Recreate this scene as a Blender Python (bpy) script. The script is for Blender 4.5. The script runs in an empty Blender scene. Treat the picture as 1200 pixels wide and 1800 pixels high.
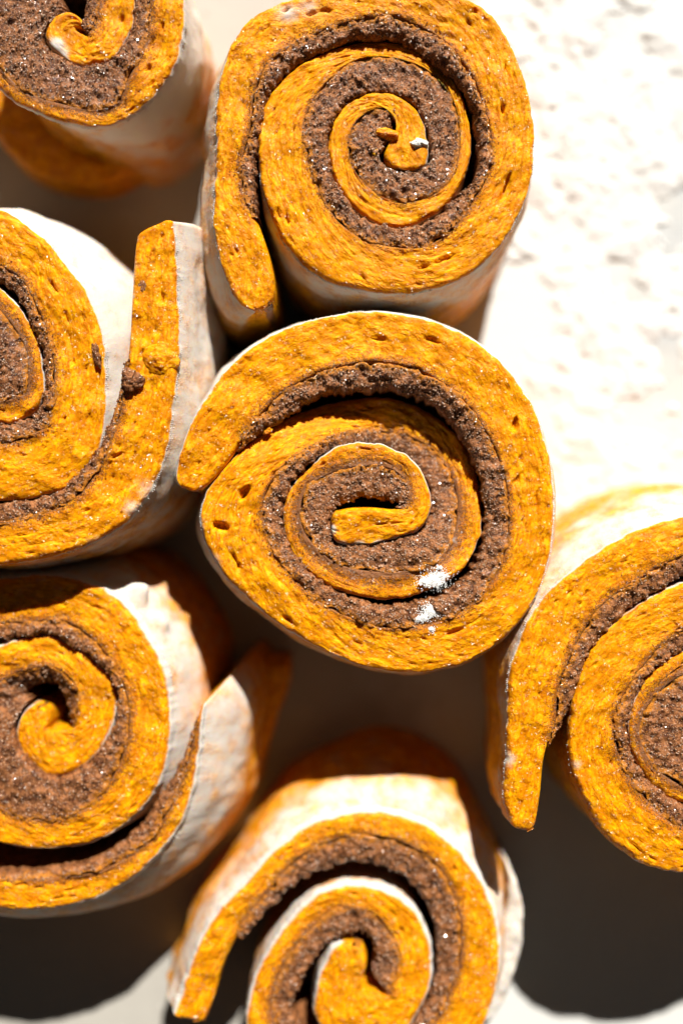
import bpy, math
import numpy as np
from mathutils import Vector

# ------------------------------------------------------------------ camera, sky, sun, exposure
SC = bpy.context.scene
C = SC.collection
CAM_H = 220.0                       # millimetres above the table
FOV = math.radians(60.5)
TAN = math.tan(FOV / 2)
FOCUS_Z = 40.0

cam_d = bpy.data.cameras.new('camera')
cam_d.sensor_fit = 'VERTICAL'; cam_d.sensor_height = 36.0
cam_d.lens = 18.0 / TAN
cam_d.clip_start = 0.01; cam_d.clip_end = 50
cam_d.dof.use_dof = True
cam_d.dof.focus_distance = (CAM_H - FOCUS_Z) / 1000
cam_d.dof.aperture_fstop = 2.5
cam = bpy.data.objects.new('camera', cam_d); C.objects.link(cam)
cam.location = (0, 0, CAM_H / 1000)
SC.camera = cam

SUN_EL = math.radians(36.0)
SUN_AZ = math.atan2(0.22, 1.0)      # clockwise from +Y
world = bpy.data.worlds.new('World'); SC.world = world; world.use_nodes = True
wn = world.node_tree.nodes; wl = world.node_tree.links
bg = wn['Background']
sky = wn.new('ShaderNodeTexSky'); sky.sky_type = 'NISHITA'; sky.sun_disc = False
sky.sun_elevation = SUN_EL; sky.sun_rotation = SUN_AZ
sky.air_density = 0.08; sky.dust_density = 0.2; sky.ozone_density = 0.3; sky.altitude = 3000
hs = wn.new('ShaderNodeHueSaturation'); hs.inputs['Saturation'].default_value = 0.0
wl.new(sky.outputs[0], hs.inputs['Color']); wl.new(hs.outputs[0], bg.inputs[0]); bg.inputs[1].default_value = 0.05
sun_d = bpy.data.lights.new('sun', 'SUN'); sun_d.energy = 5.0; sun_d.angle = math.radians(0.5)
sun_d.color = (1.0, 0.965, 0.91)
sun = bpy.data.objects.new('sun', sun_d); C.objects.link(sun)
sd = Vector((math.sin(SUN_AZ) * math.cos(SUN_EL), math.cos(SUN_AZ) * math.cos(SUN_EL), math.sin(SUN_EL)))
sun.rotation_mode = 'QUATERNION'; sun.rotation_quaternion = sd.to_track_quat('Z', 'Y')
SC.view_settings.view_transform = 'Standard'; SC.view_settings.look = 'None'
SC.view_settings.exposure = 0.95; SC.view_settings.gamma = 1.0
SC.cycles.max_bounces = 5; SC.cycles.caustics_reflective = False; SC.cycles.caustics_refractive = False; SC.cycles.glossy_bounces = 2; SC.cycles.transmission_bounces = 2; SC.cycles.diffuse_bounces = 2

# ------------------------------------------------------------------ helpers
def P(px, py, z):
    """point of the place (mm) that stands at height z"""
    k = 2 * (CAM_H - z) * TAN / 1800
    return np.stack([(np.asarray(px, float) - 600) * k, (900 - np.asarray(py, float)) * k], -1)

def hash3(i, j, k, seed):
    h = (i.astype(np.int64) * 374761393 + j.astype(np.int64) * 668265263 + k.astype(np.int64) * 2147483647 + seed * 974634777) & 0xffffffff
    h = ((h ^ (h >> 13)) * 1274126177) & 0xffffffff
    h = ((h ^ (h >> 16)) * 2246822519) & 0xffffffff
    return ((h ^ (h >> 15)) & 0xffffff) / float(0xffffff)

def vn(x, y, z=None, seed=0):
    """smooth value noise, about -1..1"""
    x = np.asarray(x, float); y = np.asarray(y, float)
    z = np.zeros_like(x) if z is None else np.asarray(z, float) + 0 * x
    i, j, k = np.floor(x), np.floor(y), np.floor(z)
    fx, fy, fz = x - i, y - j, z - k
    fx, fy, fz = [f * f * f * (f * (f * 6 - 15) + 10) for f in (fx, fy, fz)]
    r = 0
    for a in (0, 1):
        for b in (0, 1):
            for c in (0, 1):
                w = (fx if a else 1 - fx) * (fy if b else 1 - fy) * (fz if c else 1 - fz)
                r = r + w * hash3(i + a, j + b, k + c, seed)
    return r * 2 - 1

def fbm(x, y, z=None, seed=0, octs=3, gain=0.5):
    r = 0; a = 1; f = 1
    for o in range(octs):
        r = r + a * vn(x * f + 17.3 * o, y * f - 9.1 * o, None if z is None else z * f, seed + o); a *= gain; f *= 2.03
    return r

def sstep(a, b, x):
    t = np.clip((x - a) / (b - a), 0, 1); return t * t * (3 - 2 * t)

def spline(u, pts, uu):
    pts = np.asarray(pts, float); n = len(u)
    m = np.zeros_like(pts)
    m[1:-1] = (pts[2:] - pts[:-2]) / (u[2:] - u[:-2])[:, None]
    m[0] = (pts[1] - pts[0]) / (u[1] - u[0]); m[-1] = (pts[-1] - pts[-2]) / (u[-1] - u[-2])
    idx = np.clip(np.searchsorted(u, uu, side='right') - 1, 0, n - 2)
    h = (u[idx + 1] - u[idx])[:, None]; t = ((uu - u[idx])[:, None]) / h
    h00 = 2*t**3 - 3*t**2 + 1; h10 = t**3 - 2*t**2 + t; h01 = -2*t**3 + 3*t**2; h11 = t**3 - t**2
    return h00*pts[idx] + h10*h*m[idx] + h01*pts[idx+1] + h11*h*m[idx+1]

def mesh_obj(name, V, F, mat, parent=None, attrs=None, uv=None, smooth=True, ngons=None):
    """V in mm, F (n,4) or (n,3)"""
    me = bpy.data.meshes.new(name)
    V = np.asarray(V, np.float32) / 1000.0
    F = np.asarray(F, np.int32); k = F.shape[1]
    loops = F.ravel(); starts = np.arange(len(F)) * k; totals = np.full(len(F), k)
    if ngons:
        for g in ngons:
            g = np.asarray(g, np.int32)
            starts = np.append(starts, len(loops)); totals = np.append(totals, len(g)); loops = np.append(loops, g)
    me.vertices.add(len(V)); me.vertices.foreach_set('co', V.ravel())
    me.loops.add(len(loops)); me.loops.foreach_set('vertex_index', loops.astype(np.int32))
    me.polygons.add(len(starts)); me.polygons.foreach_set('loop_start', starts.astype(np.int32))
    me.polygons.foreach_set('loop_total', totals.astype(np.int32))
    me.update(calc_edges=True)
    me.polygons.foreach_set('use_smooth', np.full(len(starts), smooth))
    for an, av in (attrs or {}).items():
        a = me.attributes.new(an, 'FLOAT', 'POINT'); a.data.foreach_set('value', np.asarray(av, np.float32).ravel())
    if uv is not None:
        a = me.attributes.new('band', 'FLOAT_VECTOR', 'POINT')
        a.data.foreach_set('vector', np.asarray(uv, np.float32).ravel())
    me.materials.append(mat); me.validate()
    o = bpy.data.objects.new(name, me); C.objects.link(o)
    if parent: o.parent = parent
    return o

def grid_faces(n, m):
    a = np.arange(n * m).reshape(n, m)
    return np.stack([a[:-1, :-1], a[1:, :-1], a[1:, 1:], a[:-1, 1:]], -1).reshape(-1, 4)

# ------------------------------------------------------------------ materials
def nodes(name):
    m = bpy.data.materials.new(name); m.use_nodes = True
    nt = m.node_tree
    return m, nt, nt.nodes['Principled BSDF']

class NT:
    def __init__(s, nt): s.nt = nt
    def n(s, t, **kw):
        o = s.nt.nodes.new(t)
        for k, v in kw.items(): setattr(o, k, v)
        return o
    def l(s, a, b): s.nt.links.new(a, b)
    def noise(s, vec, scale, detail=2, rough=0.5, dist=0.0):
        o = s.n('ShaderNodeTexNoise'); o.inputs['Scale'].default_value = scale; o.inputs['Detail'].default_value = detail
        o.inputs['Roughness'].default_value = rough; o.inputs['Distortion'].default_value = dist
        s.l(vec, o.inputs['Vector']); return o.outputs[0]
    def ramp(s, fac, a, b, lo=0.0, hi=1.0):
        o = s.n('ShaderNodeMapRange'); o.interpolation_type = 'SMOOTHSTEP'
        o.inputs[1].default_value = a; o.inputs[2].default_value = b; o.inputs[3].default_value = lo; o.inputs[4].default_value = hi
        s.l(fac, o.inputs[0]); return o.outputs[0]
    def math(s, op, a, b=None):
        o = s.n('ShaderNodeMath', operation=op)
        for i, v in enumerate((a, b)):
            if v is None: continue
            if isinstance(v, (int, float)): o.inputs[i].default_value = v
            else: s.l(v, o.inputs[i])
        return o.outputs[0]
    def mix(s, fac, a, b):
        o = s.n('ShaderNodeMix', data_type='RGBA')
        if isinstance(fac, (int, float)): o.inputs[0].default_value = fac
        else: s.l(fac, o.inputs[0])
        for i, v in ((6, a), (7, b)):
            if isinstance(v, tuple): o.inputs[i].default_value = (*v, 1)
            else: s.l(v, o.inputs[i])
        return o.outputs[2]
    def attr(s, name, vec=False):
        o = s.n('ShaderNodeAttribute', attribute_name=name); return o.outputs['Vector' if vec else 'Fac']
    def bump(s, h, strength, dist, normal=None):
        o = s.n('ShaderNodeBump'); o.inputs['Strength'].default_value = strength; o.inputs['Distance'].default_value = dist
        s.l(h, o.inputs['Height'])
        if normal is not None: s.l(normal, o.inputs['Normal'])
        return o.outputs[0]
    def vmap(s, vec, scale):
        o = s.n('ShaderNodeMapping'); o.inputs['Scale'].default_value = scale; s.l(vec, o.inputs[0]); return o.outputs[0]

FLOUR = (0.56, 0.525, 0.47)

def dough_material():
    m, nt, b = nodes('pumpkin_dough'); t = NT(nt)
    obj = t.n('ShaderNodeTexCoord').outputs['Object']
    mm = t.vmap(obj, (1000, 1000, 1000))                # millimetres
    band = t.attr('band', True)                         # along, across (mm)
    fib = t.noise(t.vmap(band, (0.35, 0.95, 0.95)), 1.0, 4, 0.6, 1.2)
    blot = t.noise(mm, 0.28, 3, 0.6)
    fine = t.noise(mm, 2.2, 3, 0.6)
    col = t.mix(t.ramp(fib, 0.33, 0.68), (0.50, 0.145, 0.0005), (0.85, 0.365, 0.001))
    col = t.mix(t.ramp(blot, 0.42, 0.66, 0, 0.65), col, (0.56, 0.175, 0.0005))
    col = t.mix(t.ramp(fine, 0.56, 0.76, 0, 0.5), col, (0.90, 0.48, 0.02))
    # cinnamon soaked into the dough next to the filling
    stain = t.attr('stain')
    sn = t.noise(mm, 0.9, 4, 0.7)
    sf = t.ramp(t.math('ADD', stain, t.math('MULTIPLY', t.math('SUBTRACT', sn, 0.5), 3.0)), 0.35, 1.25)
    col = t.mix(t.math('MULTIPLY', sf, 0.65), col, (0.34, 0.095, 0.010))
    sp = t.noise(mm, 5.0, 1, 0.5)
    spf = t.ramp(t.math('ADD', sp, t.math('MULTIPLY', stain, 0.20)), 0.72, 0.75)
    col = t.mix(t.math('MULTIPLY', spf, 0.9), col, (0.055, 0.018, 0.008))
    # smeared crumbs of filling beyond its border
    bl = t.noise(mm, 1.7, 4, 0.75)
    bf = t.ramp(t.math('ADD', bl, t.math('MULTIPLY', stain, 0.19)), 0.70, 0.76)
    col = t.mix(t.math('MULTIPLY', bf, 0.85), col, (0.20, 0.085, 0.035))
    # flour
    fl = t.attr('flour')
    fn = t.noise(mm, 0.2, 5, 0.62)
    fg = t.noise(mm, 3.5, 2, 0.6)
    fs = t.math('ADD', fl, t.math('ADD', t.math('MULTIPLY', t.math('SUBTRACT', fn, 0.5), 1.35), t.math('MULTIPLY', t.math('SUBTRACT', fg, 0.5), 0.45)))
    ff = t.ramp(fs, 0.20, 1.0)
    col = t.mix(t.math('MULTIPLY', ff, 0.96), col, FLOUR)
    t.l(col, b.inputs['Base Color'])
    rg = t.mix(ff, (0.48, 0.48, 0.48), (0.9, 0.9, 0.9)); t.l(rg, b.inputs['Roughness'])
    t.l(t.ramp(ff, 0, 1, 0.07, 0.1), b.inputs['Specular IOR Level'])
    b.inputs['Subsurface Weight'].default_value = 0.4
    b.inputs['Subsurface Radius'].default_value = (1.0, 0.45, 0.1); b.inputs['Subsurface Scale'].default_value = 0.0022
    fb = t.noise(t.vmap(band, (0.95, 1.3, 1.3)), 1.0, 3, 0.5, 0.6)
    n1 = t.bump(t.math('MULTIPLY', fb, t.math('MULTIPLY', t.ramp(t.noise(mm, 0.33, 2, 0.5), 0.38, 0.6, 0.3, 1.0), t.ramp(ff, 0, 1, 1, 0.2))), 0.65, 0.0006)
    n2 = t.bump(t.noise(mm, 3.2, 3, 0.65), 0.3, 0.00015, n1)
    t.l(n2, b.inputs['Normal'])
    # wet sheen that breaks up into small glints
    wet = t.n('ShaderNodeTexVoronoi'); wet.inputs['Scale'].default_value = 1.0
    wv = t.n('ShaderNodeVectorMath', operation='ADD'); t.l(mm, wv.inputs[0])
    wnz = t.n('ShaderNodeTexNoise'); wnz.inputs['Scale'].default_value = 0.9; t.l(mm, wnz.inputs['Vector']); t.l(wnz.outputs['Color'], wv.inputs[1])
    t.l(wv.outputs[0], wet.inputs['Vector'])
    cn = t.bump(wet.outputs['Distance'], 1.0, -0.0011, n1)
    b.inputs['Coat Roughness'].default_value = 0.2; t.l(cn, b.inputs['Coat Normal'])
    t.l(t.math('MULTIPLY', t.ramp(t.noise(mm, 0.5, 3, 0.6), 0.46, 0.62, 0.05, 0.9), t.ramp(ff, 0, 0.6, 1, 0)), b.inputs['Coat Weight'])
    return m

def filling_material():
    m, nt, b = nodes('cinnamon_sugar_filling'); t = NT(nt)
    obj = t.n('ShaderNodeTexCoord').outputs['Object']
    mm = t.vmap(obj, (1000, 1000, 1000))
    a = t.noise(mm, 0.6, 3, 0.6); f = t.noise(mm, 3.6, 2, 0.6)
    col = t.mix(t.ramp(a, 0.35, 0.68), (0.060, 0.014, 0.003), (0.315, 0.118, 0.040))
    col = t.mix(t.ramp(f, 0.50, 0.66, 0, 0.7), col, (0.42, 0.19, 0.070))
    col = t.mix(t.ramp(t.noise(mm, 1.1, 3, 0.6), 0.58, 0.8, 0, 0.5), col, (0.30, 0.09, 0.022))
    col = t.mix(t.ramp(t.noise(mm, 5.5, 1, 0.5), 0.66, 0.72, 0, 0.9), col, (0.045, 0.018, 0.010))
    ed = t.attr('edge')
    ef = t.ramp(t.math('ADD', ed, t.math('MULTIPLY', t.math('SUBTRACT', t.noise(mm, 1.0, 3, 0.7), 0.5), 2.2)), 0.45, 1.0)
    col = t.mix(t.math('MULTIPLY', ef, 0.85), col, (0.44, 0.15, 0.006))
    t.l(col, b.inputs['Base Color'])
    b.inputs['Roughness'].default_value = 0.5
    b.inputs['Specular IOR Level'].default_value = 0.15
    b.inputs['Coat Roughness'].default_value = 0.10

    n1 = t.bump(t.noise(mm, 2.6, 3, 0.65), 0.9, 0.00040)
    # sugar grains: every cell faces its own way
    vo = t.n('ShaderNodeTexVoronoi'); vo.inputs['Scale'].default_value = 2.7; t.l(mm, vo.inputs['Vector'])
    cs = t.n('ShaderNodeSeparateColor'); t.l(vo.outputs['Color'], cs.inputs[0])
    t.l(t.ramp(cs.outputs[2], 0.45, 0.6, 0.05, 1.0), b.inputs['Coat Weight'])
    sb = t.n('ShaderNodeVectorMath', operation='SUBTRACT'); t.l(vo.outputs['Color'], sb.inputs[0]); sb.inputs[1].default_value = (0.5, 0.5, 0.5)
    sc = t.n('ShaderNodeVectorMath', operation='SCALE'); t.l(sb.outputs[0], sc.inputs[0]); sc.inputs['Scale'].default_value = 1.15
    ad = t.n('ShaderNodeVectorMath', operation='ADD'); t.l(n1, ad.inputs[0]); t.l(sc.outputs[0], ad.inputs[1])
    nm = t.n('ShaderNodeVectorMath', operation='NORMALIZE'); t.l(ad.outputs[0], nm.inputs[0])
    t.l(n1, b.inputs['Normal']); t.l(nm.outputs[0], b.inputs['Coat Normal'])
    return m

def simple_material(name, col, rough, spec=0.5, bumpscale=None, bumpdist=0.0001, sss=0.0, trans=0.0):
    m, nt, b = nodes(name); t = NT(nt)
    b.inputs['Base Color'].default_value = (*col, 1); b.inputs['Roughness'].default_value = rough
    b.inputs['Specular IOR Level'].default_value = spec; b.inputs['Transmission Weight'].default_value = trans
    if bumpscale:
        mm = t.vmap(t.n('ShaderNodeTexCoord').outputs['Object'], (1000, 1000, 1000))
        t.l(t.bump(t.noise(mm, bumpscale, 4, 0.65), 0.8, bumpdist), b.inputs['Normal'])
    if sss:
        b.inputs['Subsurface Weight'].default_value = sss; b.inputs['Subsurface Radius'].default_value = (1, 0.9, 0.8)
        b.inputs['Subsurface Scale'].default_value = 0.001
    return m

def table_material():
    m, nt, b = nodes('white_painted_table'); t = NT(nt)
    mm = t.vmap(t.n('ShaderNodeTexCoord').outputs['Object'], (1000, 1000, 1000))
    n = t.noise(mm, 0.035, 4, 0.6)
    col = t.mix(t.ramp(n, 0.35, 0.65), (0.385, 0.36, 0.315), (0.42, 0.395, 0.345))
    sp = t.noise(mm, 0.5, 2, 0.5)
    col = t.mix(t.ramp(sp, 0.72, 0.80, 0, 0.5), col, (0.42, 0.38, 0.32))
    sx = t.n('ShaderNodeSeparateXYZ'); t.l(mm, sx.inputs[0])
    lit_film = t.ramp(t.math('ADD', sx.outputs[0], t.math('MULTIPLY', t.math('SUBTRACT', t.noise(mm, 0.05, 5, 0.65), 0.5), 60.0)), 2.0, 36.0)  # flour film, also painting the sunlit right side of the table whiter
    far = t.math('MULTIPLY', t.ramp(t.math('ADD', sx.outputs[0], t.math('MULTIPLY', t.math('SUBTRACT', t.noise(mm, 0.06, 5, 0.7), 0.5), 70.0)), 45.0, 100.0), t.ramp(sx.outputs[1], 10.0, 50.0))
    lit_film = t.math('MULTIPLY', lit_film, t.ramp(far, 0, 1, 1, 0))
    col = t.mix(lit_film, t.mix(far, col, (0.43, 0.45, 0.455)), (0.60, 0.595, 0.56))
    t.l(col, b.inputs['Base Color']); b.inputs['Roughness'].default_value = 0.55
    t.l(t.bump(t.noise(mm, 0.6, 4, 0.6), 0.4, 0.0002), b.inputs['Normal'])
    return m

def loose_flour_material():
    m, nt, b = nodes('loose_flour'); t = NT(nt)
    mm = t.vmap(t.n('ShaderNodeTexCoord').outputs['Object'], (1000, 1000, 1000))
    n = t.noise(mm, 0.12, 3, 0.6)
    col = t.mix(t.ramp(n, 0.4, 0.65), (0.64, 0.63, 0.60), (0.71, 0.705, 0.685))
    t.l(col, b.inputs['Base Color']); b.inputs['Roughness'].default_value = 0.95; b.inputs['Specular IOR Level'].default_value = 0.1
    t.l(t.bump(t.noise(mm, 1.4, 4, 0.7), 0.7, 0.0003), b.inputs['Normal'])
    return m

M_DOUGH = dough_material(); M_FILL = filling_material()
M_GRAIN = simple_material('sugar_crystal', (0.42, 0.27, 0.18), 0.2, 1.0)
M_FLOUR = simple_material('white_flour', (0.66, 0.635, 0.59), 0.95, 0.1, 2.5, 0.0002)
M_CLUMP = simple_material('packed_flour', (0.86, 0.85, 0.82), 0.95, 0.1)
M_TABLE = table_material(); M_LOOSE = loose_flour_material()

# ------------------------------------------------------------------ one band of dough with its filling
DS = 0.36
def resample(st, zt, dz, thick=0.0):
    st = np.array([list(r) + [r[2], r[3]] * (len(r) == 4) for r in st], float)
    n = len(st); st[:, 2:4] += (st[:, 4:6] - st[:, 2:4]) * thick
    dk, dv = zip(*dz); zst = zt + np.interp(np.arange(n), dk, dv)
    O = P(st[:, 0], st[:, 1], zst); I = P(st[:, 2], st[:, 3], zst); F = P(st[:, 4], st[:, 5], zst)
    mid = (O * 2 + I) / 3
    d = np.hypot(*np.diff(mid, axis=0).T); u = np.concatenate([[0], np.cumsum(np.maximum(d, 0.3))])
    N = int(u[-1] / DS) + 1; uu = np.linspace(0, u[-1], N)
    res = spline(u, np.concatenate([O, I, F, zst[:, None], np.arange(n)[:, None]], 1), uu)
    return uu, res[:, 0:2], res[:, 2:4], res[:, 4:6], res[:, 6], np.interp(uu, u, np.arange(n)), zst

def build_roll(R):
    name, zt, st = 'cinnamon_roll', R['z'], R['st']
    seed = R['seed']; rng = np.random.RandomState(seed)
    s, O, I, F, Z, K, _ = resample(st, zt, R['dz'], R.get('thick', 0.0))
    L = s[-1]; N = len(s)
    w = np.hypot(*(O - I).T)
    nrm = (O - I) / np.maximum(w, 0.05)[:, None]
    for _ in range(6):
        nrm[1:-1] = (nrm[:-2] + nrm[1:-1] * 2 + nrm[2:]) / 4
    nrm /= np.hypot(*nrm.T)[:, None]
    hasfill = sstep(0.25, 1.0, np.hypot(*(I - F).T))
    # round the two ends
    for Rr, dd in ((R.get('tip', 2.5), s), (1.5, L - s)):
        q = np.clip(dd / Rr, 0, 1); sh = np.sqrt(np.maximum(1 - (1 - q) ** 2, 0.12))[:, None]
        mid = (O + I) / 2; O = mid + (O - mid) * sh; I = mid + (I - mid) * sh
    # uneven edges
    jag = 0.16 * fbm(s / 2.2, s * 0, None, seed + 5, 3) + 0.10 * vn(s / 0.8, s * 0 + 3, None, seed + 6)
    O0 = O.copy(); O = O + nrm * (jag * R.get('jag', 1.0))[:, None]
    root_xy = np.array([O[:, 0].mean(), O[:, 1].mean()])
    if 'root' in R: root_xy = P(R['root'][0], R['root'][1], 0)
    root = bpy.data.objects.new(name, None); C.objects.link(root)
    root.empty_display_size = 0.01
    root.location = (root_xy[0] / 1000, root_xy[1] / 1000, 0)
    root['label'] = R['label']; root['category'] = 'cinnamon roll'; root['group'] = 'unbaked pumpkin cinnamon rolls on the table'
    def loc(V): V = V.copy(); V[..., 0] -= root_xy[0]; V[..., 1] -= root_xy[1]; return V

    # ---- dough: across the top from the inner edge (t=0) to the outer edge (t=1)
    nt_ = 30; c = np.linspace(0, 1, nt_); T = c + 0.10 * np.sin(2 * math.pi * c) / (2 * math.pi) * -3.0 * 0.35
    T = np.clip(T, 0, 1)
    nin, nout = 7, 34
    top = I[:, None, :] + (O - I)[:, None, :] * T[None, :, None]
    di = w[:, None] * T[None]; do = w[:, None] * (1 - T[None]); de = np.minimum(s, L - s)[:, None] + 0 * di
    ri = np.minimum(np.where(hasfill > .5, 0.28, 1.3), w * 0.35)[:, None]; ro = np.minimum(R.get('ro', 1.3), w * 0.4)[:, None]
    ee = np.minimum(1.2, w * .4)[:, None]
    def sh(d, r): q = np.clip(d / r, 0, 1); return r * (1 - np.sqrt(np.maximum(0, 1 - (1 - q) ** 2)))
    drop = np.maximum(np.maximum(sh(di, ri), sh(do, ro)), sh(de, ee))
    X, Y = top[..., 0], top[..., 1]
    S2 = s[:, None] + 0 * di; A = do
    amp = np.minimum(1, w / 5)[:, None]
    ridg = lambda v: 1 - 2 * np.abs(v)
    disp = amp * (0.36 * fbm(X / 7, Y / 7, None, seed + 1, 2) + 0.17 * fbm(S2 / 2.6, A / 1.7, None, seed + 2, 2))
    fibv = vn(S2 / 5.5 + 0.5 * vn(X / 3, Y / 3, None, seed + 12), A / 0.85, None, seed + 3)
    disp += amp * R.get('fib', 1) * (0.04 * fibv + 0.03 * vn(S2 / 2.6, A / 0.55, None, seed + 4))
    cl = np.abs(vn(S2 / 11 + 0.3 * vn(X / 4, Y / 4, None, seed + 14), A / 1.5, None, seed + 13)); cm = sstep(-0.1, 0.5, vn(X / 8, Y / 8, None, seed + 15))
    disp -= amp * 0.32 * sstep(0.14, 0.0, cl) * cm * sstep(0.3, 1.0, do)
    disp += amp * 0.26 * vn(X / 4.2, Y / 4.2, None, seed + 16)
    disp += 0.03 * vn(X / 0.85, Y / 0.85, None, seed + 7) + 0.03 * vn(X / .5, Y / .5, None, seed + 8)
    pv = vn(S2 / 3.2, A / 0.55, None, seed + 9); pm = sstep(0.0, 0.5, vn(X / 9, Y / 9, None, seed + 10) + 0.25)
    pit = sstep(0.74, 0.92, pv) * pm * sstep(0.6, 1.6, np.minimum(di, do))
    disp -= 0.75 * pit * amp
    pv = vn(S2 / 1.5, A / 0.45, None, seed + 11)
    disp -= 0.25 * sstep(0.84, 0.97, pv) * amp * sstep(0.6, 1.2, np.minimum(di, do))
    Zt = Z[:, None] - drop + disp * np.clip(np.minimum(di, do) / 0.8, 0.25, 1)
    for (px, py, ln, wd, ang, dep) in R.get('pits', []):
        c0 = P(px, py, zt); k = 2 * (CAM_H - zt) * TAN / 1800; a = math.radians(-ang)
        dx, dy = X - c0[0], Y - c0[1]
        u = (dx * math.cos(a) + dy * math.sin(a)) / (ln * k); v = (-dx * math.sin(a) + dy * math.cos(a)) / (wd * k)
        v = v + 0.35 * vn(X / 1.1, Y / 1.1, None, seed + 21)
        rr = np.sqrt(u * u + v * v)
        Zt -= dep * (1 - sstep(0.55, 1.15, rr))
    dust = 0 * X
    for (px, py, rd, am) in R.get('dust', []):
        c0 = P(px, py, zt); k = 2 * (CAM_H - zt) * TAN / 1800
        dust = np.maximum(dust, am * np.exp(-(np.hypot(X - c0[0], Y - c0[1]) / (rd * k)) ** 2))
    # ---- walls
    fl_w = np.interp(K, [0, R['nf'], R['nf'] + 2], [1, 1, 0.0])
    ang = np.arctan2(nrm[:, 1], nrm[:, 0])
    flare = R['flare'] * fl_w
    if 'kflare' in R: flare = flare + np.interp(K, *R['kflare'])
    slope = 0 * flare
    for (a0, wd, amt, lin) in R.get('lobes', []):     # local bulges of the outer wall: image angle, width, mm
        da = np.angle(np.exp(1j * (ang + math.radians(a0)))); q = amt * fl_w * np.exp(-(da / math.radians(wd)) ** 2)
        if lin: slope = slope + q
        else: flare = flare + q
    uo = np.linspace(0, 1, nout + 1)[1:] ** 1.35
    zb = Zt[:, -1:]
    fadej = np.exp(-uo * zt / 1.2)[None, :, None]
    Ow = O0[:, None, :] * (1 - fadej) + O[:, None, :] * fadej
    Ow = Ow + nrm[:, None, :] * (flare[:, None] * (1 - (1 - np.minimum(uo * 1.2, 1)) ** 3.2)[None])[..., None]
    Ow = Ow + nrm[:, None, :] * (slope[:, None] * uo[None])[..., None]
    WX, WY = Ow[..., 0], Ow[..., 1]; WZ = zb * (1 - uo)[None] + 0 * WX
    wr = (0.55 * fbm(S2[:, :1] / 9 + 0 * WX, WZ / 9, None, seed + 31, 3)) * np.minimum(1, uo * 6)[None]
    wr = wr + 0.5 * R.get('crease', 1) * vn(S2[:, :1] / 14 + 0 * WX, WZ / 3.2, None, seed + 33) * np.minimum(1, uo * 4)[None]
    for (px, py, h, wd, dep) in R.get('nibs', []):
        c0 = P(px, py, zt); d0 = np.hypot(*(O - c0).T) + 100 * (K > R['nf'])
        k0 = int(np.argmin(d0)); wr = wr + h * np.exp(-((s[:, None] - s[k0]) / wd) ** 2 - ((uo[None] * zt - dep) / 1.3) ** 2)
    WX = WX + nrm[:, 0:1] * wr; WY = WY + nrm[:, 1:2] * wr
    ui = (np.linspace(0, 1, nin + 1)[1:] ** 1.3)[::-1]
    IX = I[:, 0:1] + 0 * ui[None]; IY = I[:, 1:2] + 0 * ui[None]; IZ = Zt[:, :1] * (1 - ui)[None]
    GX = np.concatenate([IX, X, WX], 1); GY = np.concatenate([IY, Y, WY], 1); GZ = np.concatenate([IZ, Zt, WZ], 1)
    V = np.stack([GX, GY, np.maximum(GZ, 0.0)], -1); m = V.shape[1]
    band_t = np.concatenate([-(Zt[:, :1] - IZ), w[:, None] * T[None], w[:, None] + (zb - WZ)], 1)
    fw = R['flour'] + R.get('flour_lit', 0.0) * (nrm @ np.array(R.get('lit_dir', (0.3, 0.95))))[:, None]  # flour weighted to lit sides, painting the sun's whitening into the walls
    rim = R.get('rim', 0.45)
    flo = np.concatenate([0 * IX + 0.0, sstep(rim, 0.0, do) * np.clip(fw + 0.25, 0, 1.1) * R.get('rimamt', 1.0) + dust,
                          (fw - R.get('ffall', 0.45) * sstep(0.12, 0.5, uo)[None]) + 0 * WX], 1)  # flour thins with depth, which also paints the lower walls' shade
    stn = np.concatenate([0.7 * hasfill[:, None] + 0 * IX,
                          hasfill[:, None] * np.exp(-di / (R.get('stain', 1.9))) * 1.35, 0 * WX], 1)
    tot = R.get('stainall')                          # inner coils smeared with cinnamon
    if tot: stn[:, nin:nin + nt_] += np.interp(K, *tot)[:, None] * (1 - T[None] * 0.5)
    uv = np.stack([np.repeat(s[:, None], m, 1), band_t, 0 * GX], -1)
    caps = [list(range(m)), list(range((N - 1) * m + m - 1, (N - 1) * m - 1, -1))]
    Fc = grid_faces(N, m)[:, ::-1]
    caps = [c[::-1] for c in caps]
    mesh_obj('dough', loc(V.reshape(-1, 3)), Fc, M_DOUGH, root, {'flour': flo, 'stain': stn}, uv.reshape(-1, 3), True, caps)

    # ---- filling
    on = np.hypot(*(I - F).T) > 0.35
    kf = np.where(on)[0]; a0, a1 = kf[0], kf[-1] + 1
    s_, I_, F_, Z_, K_ = s[a0:a1], I[a0:a1], F[a0:a1], Z[a0:a1], K[a0:a1]
    wf = np.hypot(*(I_ - F_).T); nf_ = (F_ - I_) / np.maximum(wf, .05)[:, None]
    end = np.sqrt(np.clip(np.minimum(s_ - s_[0], s_[-1] - s_) / 3.0, 0.02, 1))
    oj = 0.28 + 0.45 * fbm(s_ / 2.0, 0 * s_, None, seed + 41, 3) + 0.5 * vn(s_ / 6.0, 0 * s_, None, seed + 48); fj = R.get('fill_in', 0.3) + 0.38 * fbm(s_ / 1.5, 0 * s_ + 9, None, seed + 42, 3)
    If = I_ - nf_ * (oj * end)[:, None]; Ff = I_ + nf_ * ((wf + fj) * end)[:, None]
    wid = np.hypot(*(Ff - If).T)
    mf = 26; tf = np.linspace(0, 1, mf)
    top = If[:, None] + (Ff - If)[:, None] * tf[None, :, None]
    X, Y = top[..., 0], top[..., 1]; d0 = wid[:, None] * tf[None]; d1 = wid[:, None] * (1 - tf[None])
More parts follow.
